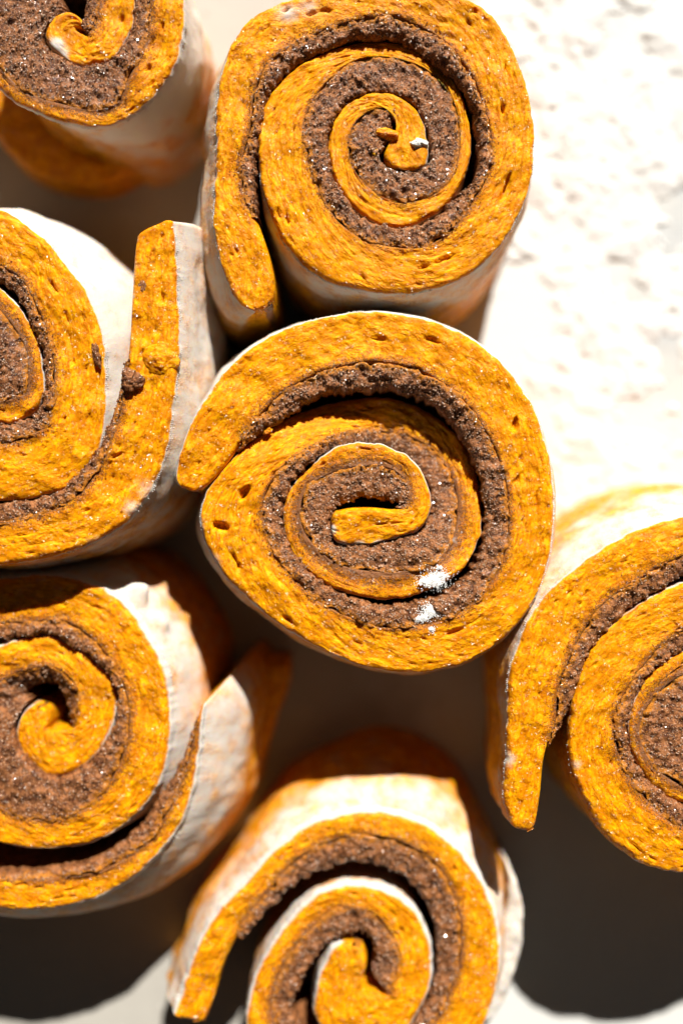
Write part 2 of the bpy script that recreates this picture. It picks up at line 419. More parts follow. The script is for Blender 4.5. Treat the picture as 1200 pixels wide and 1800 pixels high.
    bul = R.get('bulge', 0.35) * np.sin(math.pi * np.clip(tf, 0, 1))[None] * np.minimum(1, wid / 3)[:, None]
    fdz = np.interp(K_, *R['fdz']) if 'fdz' in R else 0 * K_
    rr = np.minimum(1.1, wid * 0.35)[:, None]
    Zf = Z_[:, None] - 0.06 + bul - sh(d1, rr) - sh(d0, rr * 0.3) * 0.25 + fdz[:, None] * tf[None]
    lum = 0.30 * vn(X / 4.5, Y / 4.5, None, seed + 47) + 0.36 * fbm(X / 2.2, Y / 2.2, None, seed + 43, 3, 0.6) + 0.15 * vn(X / 0.8, Y / 0.8, None, seed + 44) + 0.11 * vn(X / 0.45, Y / 0.45, None, seed + 45)
    Zf = Zf + lum * np.minimum(1, wid / 1.5)[:, None]
    nd = 9; ud = np.linspace(0, 1, nd + 1)[1:] ** 1.4
    depth = np.minimum(Zf[:, -1:] - 0.5, 20.0)
    WZ = Zf[:, -1:] - depth * ud[None]
    wob = 0.35 * fbm(s_[:, None] / 2.2 + 0 * WZ, WZ / 2.2, None, seed + 46, 3) - 0.3 * ud[None] * 2
    WX = Ff[:, 0:1] + nf_[:, 0:1] * wob; WY = Ff[:, 1:2] + nf_[:, 1:2] * wob
    LX = If[:, 0:1] + nf_[:, 0:1] * 0.5; LY = If[:, 1:2] + nf_[:, 1:2] * .5; LZ = Zf[:, :1] - 2.0
    GX = np.concatenate([LX, X, WX], 1); GY = np.concatenate([LY, Y, WY], 1); GZ = np.concatenate([LZ, Zf, WZ], 1)
    Vf = np.stack([GX, GY, GZ], -1); m = Vf.shape[1]; n = len(s_)
    # drop quads where no filling lies
    quads = grid_faces(n, m)
    keep = (on[a0:a1][:-1] & on[a0:a1][1:])
    quads = quads.reshape(n - 1, m - 1, 4)[keep].reshape(-1, 4)
    edge = np.concatenate([0 * LX + 1, 1.3 * np.exp(-d0 / 1.7) + np.interp(K_, *R['thin'])[:, None] if 'thin' in R else 1.3 * np.exp(-d0 / 1.7), 0 * WX], 1)
    mesh_obj('filling', loc(Vf.reshape(-1, 3)), quads, M_FILL, root, {'edge': edge})

    # ---- sugar crystals standing on the filling
    ng = R.get('sugar', 1500)
    iu = rng.randint(2, n - 3, ng * 3); it = rng.randint(2, mf - 1, ng * 3)
    prob = wid[iu] / wid.max(); sel = (rng.rand(ng * 3) < prob) & on[a0:a1][iu]; iu, it = iu[sel][:ng], it[sel][:ng]
    base = np.stack([X[iu, it], Y[iu, it], Zf[iu, it]], -1)
    add_grains('sugar_grains', loc(base + rng.uniform(-.15, .15, base.shape) * [1, 1, .3]), np.where(rng.rand(len(base)) < 0.2, 1.5, 1.0) * rng.uniform(0.06, 0.13, len(base)), M_GRAIN, root, rng, 'cube')
    # ---- loose crumbs of filling, some fallen onto the dough beside it
    nc = R.get('crumbs', 1700)
    iu = rng.randint(2, n - 3, nc * 2); iu = iu[on[a0:a1][iu]][:nc]; tq = rng.uniform(0, 1, len(iu)); out = rng.rand(len(iu)) < 0.4
    dd = np.where(out, -np.abs(rng.normal(0, 0.8, len(iu))) + 0.2, tq * wid[iu])
    base = If[iu] + nf_[iu] * dd[:, None]
    it = np.clip((tq * (mf - 1)).astype(int), 0, mf - 1)
    bz = np.where(out, Z_[iu] - 0.02 - 0.2 * (dd > -0.3), Zf[iu, it])
    add_grains('filling_crumbs', loc(np.concatenate([base, (bz + rng.uniform(-0.02, 0.1, len(iu)))[:, None]], 1)), np.where(out, 0.65, 1.0) * rng.uniform(0.10, 0.30, len(iu)), M_FILL, root, rng, 'octa')
    # ---- flour dust along the rim
    nr = R.get('rimflour', 1800)
    lim = int(np.searchsorted(K, R['nf'] + 1)); lim = max(20, min(lim, N - 5))
    ir = rng.randint(3, lim, nr * 3)
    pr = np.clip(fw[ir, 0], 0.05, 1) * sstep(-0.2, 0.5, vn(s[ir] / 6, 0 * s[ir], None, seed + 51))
    sel = rng.rand(nr * 3) < pr; ir = ir[sel][:nr]
    du = np.abs(rng.normal(0, 0.6, len(ir)))
    jj = np.clip((du / 0.6).astype(int), 0, 8) + (nin + nt_ - 1)
    base = V[ir, jj] + np.stack([nrm[ir, 0], nrm[ir, 1], 0 * ir], -1) * (rng.uniform(-0.35, 0.08, len(ir)) * (jj == nin + nt_ - 1))[:, None]
    base[:, 2] += rng.uniform(-0.02, .08, len(ir)) + 0.12 * (jj == nin + nt_ - 1)
    add_grains('flour_grains', loc(base), rng.uniform(0.07, 0.17, len(base)), M_FLOUR, root, rng, 'octa')
    return root, root_xy

def add_grains(name, P0, size, mat, parent, rng, shape, label=None):
    if shape == 'cube':
        bv = np.array([[x, y, z] for x in (-1, 1) for y in (-1, 1) for z in (-1, 1)], float) * [1, 0.85, 0.8]
        bf = np.array([[0, 1, 3], [0, 3, 2], [4, 6, 7], [4, 7, 5], [0, 4, 5], [0, 5, 1], [2, 3, 7], [2, 7, 6], [0, 2, 6], [0, 6, 4], [1, 5, 7], [1, 7, 3]])
    else:
        bv = np.array([[1, 0, 0], [-1, 0, 0], [0, 1, 0], [0, -1, 0], [0, 0, 1], [0, 0, -1]], float)
        bf = np.array([[0, 2, 4], [2, 1, 4], [1, 3, 4], [3, 0, 4], [2, 0, 5], [1, 2, 5], [3, 1, 5], [0, 3, 5]])
    n = len(P0)
    q = rng.normal(size=(n, 4)); q /= np.linalg.norm(q, axis=1)[:, None]
    a, b, c, d = q.T
    Rm = np.stack([np.stack([a*a+b*b-c*c-d*d, 2*(b*c-a*d), 2*(b*d+a*c)], -1), np.stack([2*(b*c+a*d), a*a-b*b+c*c-d*d, 2*(c*d-a*b)], -1), np.stack([2*(b*d-a*c), 2*(c*d+a*b), a*a-b*b-c*c+d*d], -1)], 1)
    V = np.einsum('nij,nkj->nki', Rm, bv[None] * rng.uniform(0.7, 1.25, (n, len(bv), 3)) if shape == 'octa' else np.repeat(bv[None], n, 0))
    V = V * size[:, None, None] + P0[:, None, :]
    F = (bf[None] + (np.arange(n) * len(bv))[:, None, None]).reshape(-1, 3)
    o = mesh_obj(name, V.reshape(-1, 3), F, mat, parent, smooth=False)
    o['kind'] = 'stuff'
    if label: o['label'] = label
    return o

def ico(sub):
    p = (1 + 5 ** .5) / 2
    V = [(-1, p, 0), (1, p, 0), (-1, -p, 0), (1, -p, 0), (0, -1, p), (0, 1, p), (0, -1, -p), (0, 1, -p), (p, 0, -1), (p, 0, 1), (-p, 0, -1), (-p, 0, 1)]
    F = [(0,11,5),(0,5,1),(0,1,7),(0,7,10),(0,10,11),(1,5,9),(5,11,4),(11,10,2),(10,7,6),(7,1,8),(3,9,4),(3,4,2),(3,2,6),(3,6,8),(3,8,9),(4,9,5),(2,4,11),(6,2,10),(8,6,7),(9,8,1)]
    V = [np.array(v, float) / np.linalg.norm(v) for v in V]
    for _ in range(sub):
        cache = {}; G = []
        def mid(a, b):
            k = (min(a, b), max(a, b))
            if k not in cache: v = V[a] + V[b]; V.append(v / np.linalg.norm(v)); cache[k] = len(V) - 1
            return cache[k]
        for a, b, c in F:
            x, y, z = mid(a, b), mid(b, c), mid(c, a); G += [(a, x, z), (b, y, x), (c, z, y), (x, y, z)]
        F = G
    return np.array(V), np.array(F)

def lump(name, px, py, z, sx, sy, sz, ang, mat, root=None, rxy=(0, 0), seed=1, rough=0.35, sub=4, attrs=None, nscale=1.2, flat=False):
    """an uneven crumb; sx, sy, sz half sizes in mm"""
    V, F = ico(sub)
    r = 1 + rough * fbm(V[:, 0] * nscale + seed, V[:, 1] * nscale, V[:, 2] * nscale, seed, 4, 0.6)
    V = V * r[:, None] * [sx, sy, sz]
    a = math.radians(-ang); c, s_ = math.cos(a), math.sin(a)
    V = np.stack([V[:, 0] * c - V[:, 1] * s_, V[:, 0] * s_ + V[:, 1] * c, V[:, 2]], -1)
    c0 = P(px, py, z)
    at = None
    if attrs: at = {k: np.full(len(V), v) for k, v in attrs.items()}
    uv = V * [1, 1, 1]
    if root is None:
        o = mesh_obj(name, V, F, mat, None, at, uv); o.location = (c0[0] / 1000, c0[1] / 1000, z / 1000)
    else:
        o = mesh_obj(name, V + [c0[0] - rxy[0], c0[1] - rxy[1], z], F, mat, root, at, uv)
    return o

# ------------------------------------------------------------------ table and loose flour
def plane(name, x0, x1, y0, y1, z, mat, step=None):
    V = [(x0, y0, z), (x1, y0, z), (x1, y1, z), (x0, y1, z)]
    o = mesh_obj(name, V, [[0, 1, 2, 3]], mat, smooth=False); return o
table = plane('table_top', -1500, 1500, -1500, 1500, 0, M_TABLE); table['kind'] = 'structure'

def loose_flour():
    a = P(760, 1250, 0); b = P(1420, -260, 0)
    st = 0.42
    xs = np.arange(a[0], b[0], st); ys = np.arange(a[1], b[1], st)
    X, Y = np.meshgrid(xs, ys, indexing='ij')
    k = 2 * CAM_H * TAN / 1800
    px, py = X / k + 600, 900 - Y / k
    # heaped band running down the right side, thinner towards the corner
    m = sstep(1.2, 0.35, np.abs((px - 1060 - 0.12 * (py - 300)) / 300) + 0.35 * fbm(X / 22, Y / 22, None, 75, 4, 0.6))
    clump = fbm(X / 12, Y / 12, None, 71, 4, 0.55)
    dust = fbm(X / 2.6, Y / 2.6, None, 72, 3, 0.55)
    H = 0.62 * m + 0.50 * clump * (0.3 + m) + 0.11 * dust - 0.30
    H = np.where(H > 0, 0.55 * np.sqrt(np.maximum(H, 0)) + H * 0.8, H)
    ridge = sstep(0.25, 0.0, np.abs(fbm(X / 16, Y / 16, None, 73, 3))) * m
    H = H + 0.2 * ridge * (H > 0) * sstep(-.2, .5, clump) + 0.10 * vn(X / .9, Y / .9, None, 74) * (H > 0)
    H *= sstep(0, 6, X - xs[0]) * sstep(0, 6, xs[-1] - X) * sstep(0, 6, Y - ys[0]) * sstep(0, 6, ys[-1] - Y)
    cr = fbm(X / 11 + 0.6 * vn(X / 5, Y / 5, None, 78), Y / 7, None, 77, 3, 0.6)      # cracks and dints between the clumps
    H = np.where(H > 0, H - 1.5 * sstep(0.09, 0.0, np.abs(cr)) * sstep(-0.1, 0.5, vn(X / 14, Y / 14, None, 79)) * m, H)
    H = np.where(H < 0.02, -0.6, H)
    V = np.stack([X, Y, np.maximum(H, -0.6)], -1)
    q = grid_faces(len(xs), len(ys)); z = V.reshape(-1, 3)[:, 2]
    q = q[(z[q] > 0).any(1)]
    used = np.unique(q); rm = np.zeros(len(z), int); rm[used] = np.arange(len(used))
    o = mesh_obj('spilled_flour', V.reshape(-1, 3)[used], rm[q], M_LOOSE)
    o['kind'] = 'stuff'; o['label'] = 'dusting of loose cream flour on the white table right of the rolls'; o['category'] = 'flour'
loose_flour()

# ------------------------------------------------------------------ the seven rolls (traced outer edge, dough/filling border, inner edge of the filling)
CENTRE = [(306,852,346,868),(314,800,385,832),(345,725,425,775,430,779),(400,645,480,705,505,728),(470,592,545,662,562,690),
(560,558,610,643,615,685),(660,545,680,638,675,680),(750,560,745,655,730,692),(830,592,800,690,780,722),(890,645,842,740,815,765),
(938,715,873,800,840,820),(965,800,890,860,855,880),(975,885,893,925,853,935),(968,970,880,990,835,995),(940,1055,845,1045,800,1032),
(890,1120,800,1080,760,1053),(820,1165,740,1100,715,1063),(735,1184,670,1103,665,1067),(650,1175,605,1080,612,1050),(560,1140,550,1050,567,1025),
(480,1090,510,1005,528,990),(415,1035,478,955,502,950),(370,975,462,905,494,910),(350,915,470,860,500,870),(362,865,495,825,518,838),
(400,815,535,793,550,808),(450,765,575,772,580,788),(520,728,625,758,625,779),(600,705,675,758,668,779),(690,700,725,770,708,796),
(770,735,768,800,740,825),(825,795,795,845,758,862),(845,870,803,895,758,900),(845,940,795,945,742,930),(815,1000,765,985,712,940),
(760,1035,715,1003,668,952),(690,1055,660,1005,622,955),(620,1047,605,995,592,952),(560,1020,565,970,583,945),(515,975,535,935,584,927),
(496,915,528,895,584,900),(504,868,540,858,592,888),(540,822,575,835,615,880),(592,785,620,823,645,872),(650,777,668,820,675,876),
(710,797,702,835,697,882),(747,838,718,868,712,885),(758,885,712,890,706,890),(740,928,690,895),(695,946,655,892),(640,958,615,893),(583,957,580,900)]
TOPC = [(430,550,478,540),(404,508,482,505),(385,455,475,455),(374,395,455,395,455,395),(376,335,428,345,446,345),(379,270,424,285,448,288),
(378,200,440,220,457,225),(385,140,445,165,465,170),(405,75,470,112,490,135),(445,25,515,78,525,103),(510,-5,570,50,575,78),(590,-22,640,32,640,60),
(680,-28,700,32,698,62),(770,-18,765,58,742,90),(850,10,815,108,794,126),(900,80,848,175,832,190),(930,160,862,240,842,250),(940,235,860,300,836,312),
(932,320,835,350,800,345),(900,400,795,405,768,380),(850,462,745,437,725,398),(785,500,695,437,685,397),(710,515,640,423,640,382),(635,510,595,393,607,350),
(560,485,565,345,585,315),(505,435,545,300,577,275),(472,370,535,255,576,235),(455,300,533,210,585,205),(453,230,550,170,605,180),(465,180,585,130,635,163),
(500,135,625,102,670,158),(550,100,675,93,705,168),(620,75,725,105,735,190),(690,72,770,130,752,225),(755,98,800,170,758,265),(805,150,812,220,750,295),
(824,210,812,270,720,303),(827,270,800,315,690,300),(812,320,765,350,672,290),(780,365,715,362,662,275),(730,395,670,350,664,272),(675,395,630,318,670,266),
(622,365,610,280,675,252),(588,315,610,240,681,238),(576,265,625,208,684,228),(582,215,655,190,688,220),(610,178,690,192,690,205),(650,162,700,215),
(700,165,695,235),(740,200,680,255),(752,250,675,275),(751,285,685,290),(735,300,705,298)]
MIDL = [(306,378,240,408),(309,440,235,450),(312,520,231,520),(315,600,226,600),(310,670,220,665,213,668),(300,740,210,735,196,735),(283,820,185,800,170,790),
(240,900,155,855,135,838),(170,950,105,895,92,868),(85,980,40,915,35,882),(0,993,-30,925,-30,885),(-90,985,-100,915,-95,875),(-190,950,-175,880,-165,845),
(-270,890,-240,820,-215,795),(-325,800,-280,750,-250,735),(-350,700,-300,670,-268,665),(-345,600,-290,590,-258,595),(-320,510,-250,520,-225,535),
(-260,430,-190,465,-170,490),(-180,385,-130,445,-115,468),(-90,362,-60,448,-50,470),(0,367,0,466,-5,490),(73,417,40,490,28,512),(121,472,70,545,50,560),
(158,525,87,595,68,605),(180,590,97,650,78,652),(184,660,94,705,76,700),(183,730,80,750,60,730),(170,795,70,760,50,738),(130,850,35,777,15,745),
(70,873,5,782,-10,748),(0,880,-30,783,-35,750),(-80,870,-80,775,-75,742),(-155,830,-125,745,-110,715),(-215,765,-155,700,-130,685),(-245,690,-170,650,-140,648),
(-245,610,-165,595,-135,605),(-215,540,-140,550,-115,572),(-160,490,-100,525,-80,550),(-90,475,-50,510,-40,535),(-30,488,-15,515,-20,600),(10,515,0,535,-15,610),
(40,550,25,565,-5,620),(66,600,50,608,0,640),(76,655,57,652,-5,665),(74,700,50,690,-5,690),(52,730,30,700,-10,690),(10,743,0,705,-15,692),(-40,735,-35,700),
(-75,705,-50,680),(-80,660,-50,650)]
RIGHT = [(897,1458,940,1465),(886,1400,950,1400),(889,1330,958,1330),(891,1260,975,1275,988,1272),(893,1195,980,1215,1010,1215),(912,1130,998,1165,1028,1160),
(945,1065,1022,1115,1052,1125),(1000,1010,1055,1068,1085,1090),(1060,965,1105,1030,1130,1055),(1130,928,1160,998,1178,1025),(1200,908,1215,975,1222,1005),
(1290,900,1290,962,1290,995),(1380,925,1365,980,1352,1010),(1460,975,1425,1030,1410,1050),(1520,1050,1475,1090,1450,1100),(1560,1150,1500,1165,1475,1170),
(1570,1250,1510,1250,1480,1250),(1555,1350,1495,1335,1465,1325),(1510,1430,1455,1400,1430,1385),(1445,1495,1400,1445,1385,1420),(1360,1535,1340,1470,1330,1440),
(1280,1548,1270,1470,1270,1435),(1200,1538,1205,1455,1208,1418),(1125,1520,1155,1425,1168,1398),(1065,1470,1115,1380,1133,1368),(1025,1408,1090,1333,1110,1330),
(1003,1350,1080,1290,1102,1290),(998,1295,1085,1245,1108,1250),(1008,1230,1108,1205,1127,1203),(1025,1170,1140,1160,1155,1172),(1068,1110,1175,1125,1185,1150),
(1125,1063,1215,1105,1220,1137),(1200,1025,1265,1095,1265,1128),(1280,1010,1310,1100,1305,1135),(1360,1030,1360,1125,1345,1150),(1420,1085,1390,1165,1370,1180),
(1450,1160,1400,1220,1378,1225),(1455,1240,1400,1275,1375,1275),(1435,1320,1375,1335,1350,1325),(1385,1385,1330,1375,1315,1355),(1310,1425,1280,1390,1285,1350),
(1230,1420,1230,1390,1250,1350),(1165,1397,1185,1375,1225,1330),(1125,1352,1145,1340,1210,1310),(1104,1295,1124,1293,1205,1285),(1110,1245,1133,1250,1210,1255),
(1145,1185,1165,1210,1225,1235),(1195,1148,1205,1185,1245,1225),(1250,1140,1250,1180,1265,1225),(1300,1160,1290,1200,1280,1232),(1335,1205,1300,1230),
(1340,1260,1290,1255),(1310,1300,1265,1262),(1255,1315,1235,1275)]
LOWL = [(362,1235,352,1245),(357,1280,345,1280,338,1285),(352,1330,335,1325,322,1330),(345,1380,320,1375,300,1375),(330,1430,298,1425,272,1420),(300,1480,270,1475,240,1460),
(255,1530,228,1510,205,1490),(200,1570,175,1535,150,1520),(130,1595,105,1545,95,1530),(50,1605,35,1545,30,1540),(-40,1600,-40,1540,-38,1535),(-130,1570,-120,1515,-110,1500),
(-210,1510,-185,1465,-165,1450),(-255,1430,-220,1400,-200,1390),(-270,1340,-235,1330,-210,1325),(-255,1240,-215,1250,-190,1255),(-215,1150,-175,1180,-150,1190),
(-150,1080,-115,1125,-95,1140),(-70,1030,-50,1100,-40,1120),(10,1012,10,1092,8,1120),(100,1008,60,1090,50,1117),(175,1027,108,1087,95,1116),(225,1065,148,1107,130,1138),
(267,1123,183,1142,165,1157),(292,1175,210,1185,195,1190),(301,1232,225,1228,208,1228),(303,1290,229,1285,203,1270),(292,1355,218,1340,180,1315),(267,1405,195,1385,155,1345),
(222,1452,155,1428,120,1368),(165,1484,105,1450,85,1370),(83,1496,50,1455,50,1345),(0,1487,0,1440,25,1305),(-65,1455,-35,1405,22,1275),(-110,1400,-55,1360,35,1250),
(-130,1330,-60,1305,45,1235),(-120,1260,-50,1250,35,1225),(-90,1200,-25,1210,45,1212),(-45,1155,15,1182,60,1205),(5,1130,50,1172,75,1203),(50,1118,85,1167,90,1205),
(95,1118,118,1180,105,1221),(140,1140,140,1210,112,1240),(185,1172,138,1250,115,1260),(207,1218,128,1280),(203,1268,115,1285),(180,1318,100,1285),(140,1355,90,1285),
(95,1370,85,1285),(50,1345,82,1280),(27,1305,85,1270),(31,1265,82,1255),(52,1238,72,1243)]
BOTT = [(298,1790,360,1800),(312,1755,378,1750),(327,1710,392,1700),(348,1655,415,1650,418,1652),(378,1605,440,1600,452,1610),(425,1555,475,1553,492,1570),
(475,1498,515,1505,535,1538),(530,1455,560,1472,575,1522),(595,1430,620,1455,625,1512),(665,1425,680,1457,675,1520),(735,1442,735,1475,715,1540),(795,1480,782,1512,748,1575),
(840,1535,812,1570,770,1625),(870,1595,822,1632,777,1675),(881,1660,818,1690,772,1720),(878,1730,798,1745,755,1770),(855,1800,770,1800,728,1810),(815,1870,730,1850,695,1845),
(750,1930,680,1885,655,1870),(670,1960,625,1900,615,1880),(590,1965,570,1895,575,1870),(510,1930,520,1865,535,1845),(450,1870,485,1820,510,1810),(430,1800,468,1775,505,1775),
(440,1740,475,1722,515,1735),(465,1680,508,1662,540,1690),(505,1620,550,1613,570,1655),(555,1572,605,1582,610,1635),(610,1555,655,1592,640,1635),(665,1560,690,1625,658,1650),
(720,1590,708,1670,670,1680),(752,1640,705,1710,665,1700),(762,1700,690,1740,660,1720),(750,1760,680,1750),(715,1815,660,1750),(650,1845,645,1750),(590,1840,635,1745),
(550,1790,640,1720),(558,1720,645,1690),(585,1660,635,1662)]
TOPL = [(-90,-40,-40,-30),(-85,-110,-35,-80,-20,-70),(-40,-170,-5,-125,8,-112),(40,-210,55,-155,60,-135),(130,-225,130,-165,130,-140),(220,-205,200,-150,190,-125),
(285,-150,250,-110,225,-95),(318,-75,275,-55,238,-45),(324,0,270,0,236,0),(322,60,266,50,232,45),(308,113,252,98,213,80),(280,157,230,143,197,105),
(240,195,210,190,175,112),(185,220,165,205,140,113),(125,218,115,197,110,100),(65,197,60,182,85,85),(20,175,20,160,75,62),(-20,135,-10,130,85,40),(-50,80,-30,80,100,27),
(-62,20,-38,20,110,5),(-55,-45,-25,-35,80,-30),(-20,-95,5,-75,70,-50),(40,-125,55,-95,90,-60),(110,-135,115,-100,120,-65),(180,-115,170,-75,155,-45),(225,-60,195,-40,165,-25),
(236,0,180,0,150,0),(230,50,172,42,145,25),(200,100,160,56,143,40),(150,115,150,58),(108,98,134,50),(80,70,132,44),(85,38,134,44),(115,18,145,45),(140,25,150,45)]

FL0 = [(0, 0)]
rolls = {}
rolls['c'] = build_roll(dict(seed=100, z=40, st=CENTRE, nf=24, flare=3.2, flour=0.72, flour_lit=0.3, lit_dir=(-0.6,0.8), rim=0.6, tip=1.5,
    dz=[(0,0),(23,0),(25,-0.8),(27,-4.2),(28,-6.2),(30,-6.2),(32,-3.6),(34,-1.0),(38,-0.8),(42,-1.4),(47,-1.0),(51,-0.3)],
    fdz=([0,4,6,12,15,30,52],[-.5,-1,-1.5,-1.2,0,-.6,-.8]), root=(610, 885),
    stainall=([0,29,33,36,44,47,52],[0,0,0.6,0.8,0.6,0.3,0.1]), sugar=3200,
    pits=[(428,866,15,7,120,2.2),(388,926,16,6,20,2.4),(905,745,5,14,15,1.8),(480,832,7,3,-50,1.0),(413,985,4,20,-25,1.2),(942,880,3,18,5,1.0),(505,1090,12,4,30,1.0),(800,1110,22,5,-20,0.9),(730,650,14,4,20,0.8),(665,595,16,3,5,0.9),(760,598,18,4,15,.9),(600,645,10,3,0,.6)],
    dust=[(370,985,18,.6),(352,930,14,.5),(800,950,8,.5),(583,930,9,1.1),(600,958,10,1.1),(630,960,10,1.0),(665,957,9,.9),(695,947,7,.6)],
    label='large roll in the middle with a flattened e-shaped core and two white flour specks'))
rolls['t'] = build_roll(dict(seed=200, z=40, thick=0.08, st=TOPC, nf=26, lobes=[(180, 40, 4.5, 0), (60, 50, 2.0, 1)], flare=2.0, flour=0.66, flour_lit=-0.05, rim=0.45, tip=3.0,
    dz=[(0,0),(26,0),(30,-1.5),(34,-2.5),(37,-1.8),(42,-1.5),(48,-1.6),(52,-1.2)], fdz=([0,8,16,20,52],[-.4,-.8,-.8,0,-.3]), root=(640, 300),
    stainall=([0,30,34,40,46,50],[0,0,0.3,0.12,0.25,0]), sugar=2400,
    pits=[(888,330,4,32,18,1.8),(882,190,4,16,-10,1.2),(490,375,3,12,-25,1.2),(505,388,2,10,-25,1.0),(780,455,22,5,-25,1.0),(560,20,26,6,-8,.7),(745,470,14,3,-20,.9)],
    dust=[(505,25,26,.65),(545,12,26,.6),(370,250,14,.8),(445,560,10,.4)],
    label='top middle roll with its loose tail hanging straight down on the left'))
rolls['m'] = build_roll(dict(seed=300, z=41.5, thick=0.12, st=MIDL, nf=27, flare=3.2, flour=0.6, flour_lit=0.35, lit_dir=(0.6, 0.8), rim=0.35, tip=1.2, ffall=0.1,
    lobes=[(-50, 35, 6.0, 0), (0, 25, 2.0, 0)],
    dz=[(0,0),(38,-0.5),(42,-1.5),(50,-1.5)], fdz=([0,18,24,30,52],[-.3,-.8,-.8,0,-.4]), root=(100, 720),
    stainall=([0,39,42,47,50],[0,0,0.5,0.3,0.2]), sugar=2200,
    pits=[(95,505,4,20,-35,1.0),(250,620,4,10,10,.8),(250,1200,5,5,0,0),(205,800,12,4,-30,.8)],
    dust=[(262,862,26,.7),(236,895,20,.6),(165,950,20,.45),(300,640,14,.3),(232,520,6,.8)],
    label='roll cut by the left edge with a floured tail pointing straight up beside it'))
rolls['r'] = build_roll(dict(seed=400, z=40, st=RIGHT, nf=26, lobes=[(-110, 45, 6.0, 0), (180, 40, -3.5, 1)], flare=0.8, flour=0.42, flour_lit=0.4, lit_dir=(0.0, 1.0), rim=0.3, tip=2.0,
    dz=[(0,-0.5),(27,-0.5),(44,-1.0),(53,-1.5)], fdz=([0,8,16,30,52],[-.4,-.7,-.7,0,-.6]), root=(1200, 1190),
    stainall=([0,40,44,53],[0,0.2,0.5,0.3]), sugar=1800,
    pits=[(1010,1110,10,3,-55,.8),(1030,1045,10,3,-50,.8),(1100,1500,20,5,35,.9)],
    dust=[(893,1335,16,.9),(1013,1345,14,.6),(925,1465,10,.5),(1120,1520,8,.8)],
    label='roll cut by the right edge with a narrow tail pointing down'))
rolls['l'] = build_roll(dict(seed=500, z=33.5, thick=0.15, st=LOWL, nf=28, flare=4.5, kflare=([0,4,10,16,50],[4,5,3,0,0]), flour=0.66, flour_lit=0.15, lit_dir=(1, 0.2), rim=1.3, rimamt=1.35, tip=2.0,
    lobes=[(-25, 50, 6.0, 1)], nibs=[(232,1040,4.0,2.2,2.0),(280,1085,2.0,1.8,3.0)],
    dz=[(0,-1),(8,-1.5),(18,-0.5),(28,0),(40,-1.0),(44,-2),(52,-1.5)], fdz=([0,8,16,22,33,36,43],[-.8,-1,-.7,0,0,-3,-3]), root=(150, 1240),
    stainall=([0,40,46],[0.1,0.1,0.0]), sugar=1300, ro=2.0,
    label='lower left roll with thick floured rim and a heart-shaped core'))
rolls['b'] = build_roll(dict(seed=600, z=29, thick=0.28, fill_in=1.2, st=BOTT, nf=20, flare=3.6, flour=0.72, flour_lit=0.0, rim=1.4, rimamt=1.35, tip=1.0, ro=2.2,
    lobes=[(-90, 50, 8.0, 1)], nibs=[(770,1460,3.0,2.2,3.0)],
    dz=[(0,-0.5),(20,0),(26,-1.0),(39,-0.5)], fdz=([0,10,16,30,33],[-.6,-.8,-.5,-.5,-2.5]), root=(600, 1570),
    stainall=([0,26,32],[0.15,0.2,0.1]), sugar=1300,
    label='bottom middle roll, heavily floured, with a white-edged inner coil'))
rolls['a'] = build_roll(dict(seed=700, z=38, thick=0.14, st=TOPL, nf=18, lobes=[(10, 40, 7.5, 0)], flare=-5.0, flour=0.8, flour_lit=0.35, lit_dir=(0.9, 0.4), rim=0.6, tip=1.0,
    dz=[(0,0),(22,-0.5),(34,-0.3)], fdz=([0,8,14,26,30],[-.2,-.2,0,-.5,-1]), root=(230, 170),
    stainall=([0,10,14,18,30],[0,0.1,0.5,0.3,0.0]), sugar=2000,
    dust=[(98,78,16,1.1),(110,90,12,.9)],
    label='roll cut by the top left corner with its dough core curled like a hook'))

# ------------------------------------------------------------------ small pieces
def part_lump(key, name, px, py, z, sx, sy, sz, ang, mat, seed, **kw):
    root, rxy = rolls[key]
    return lump(name, px, py, z, sx, sy, sz, ang, mat, root, rxy, seed, **kw)
part_lump('m', 'filling_crumb', 229, 668, 41.7, 2.0, 2.1, 1.5, 20, M_FILL, 11)
part_lump('m', 'filling_crumb', 170, 622, 41.3, 0.9, 2.2, 0.7, -15, M_FILL, 12)
part_lump('m', 'filling_crumb', 252, 502, 41.2, 1.1, 1.1, 0.6, 0, M_FILL, 13)
part_lump('m', 'torn_flap', 284, 632, 41.1, 3.4, 3.2, 1.5, 15, M_DOUGH, 14, rough=0.16, attrs={'flour': 0.15, 'stain': 0})
part_lump('c', 'dough_crumb', 470, 757, 38.5, 0.9, 0.6, 0.6, -40, M_DOUGH, 15, attrs={'flour': 0.1, 'stain': 0})
part_lump('t', 'dough_crumb', 652, 258, 38.4, 1.0, 2.0, 0.8, -35, M_DOUGH, 16, rough=.3, attrs={'flour': 0.1, 'stain': 0})
part_lump('t', 'dough_crumb', 680, 237, 38.2, 2.6, 1.3, 1.2, 12, M_DOUGH, 17, rough=.2, attrs={'flour': 0.0, 'stain': 0})
part_lump('t', 'floured_fold', 733, 254, 38.2, 2.0, 1.1, 1.1, 8, M_FLOUR, 18, rough=.3)

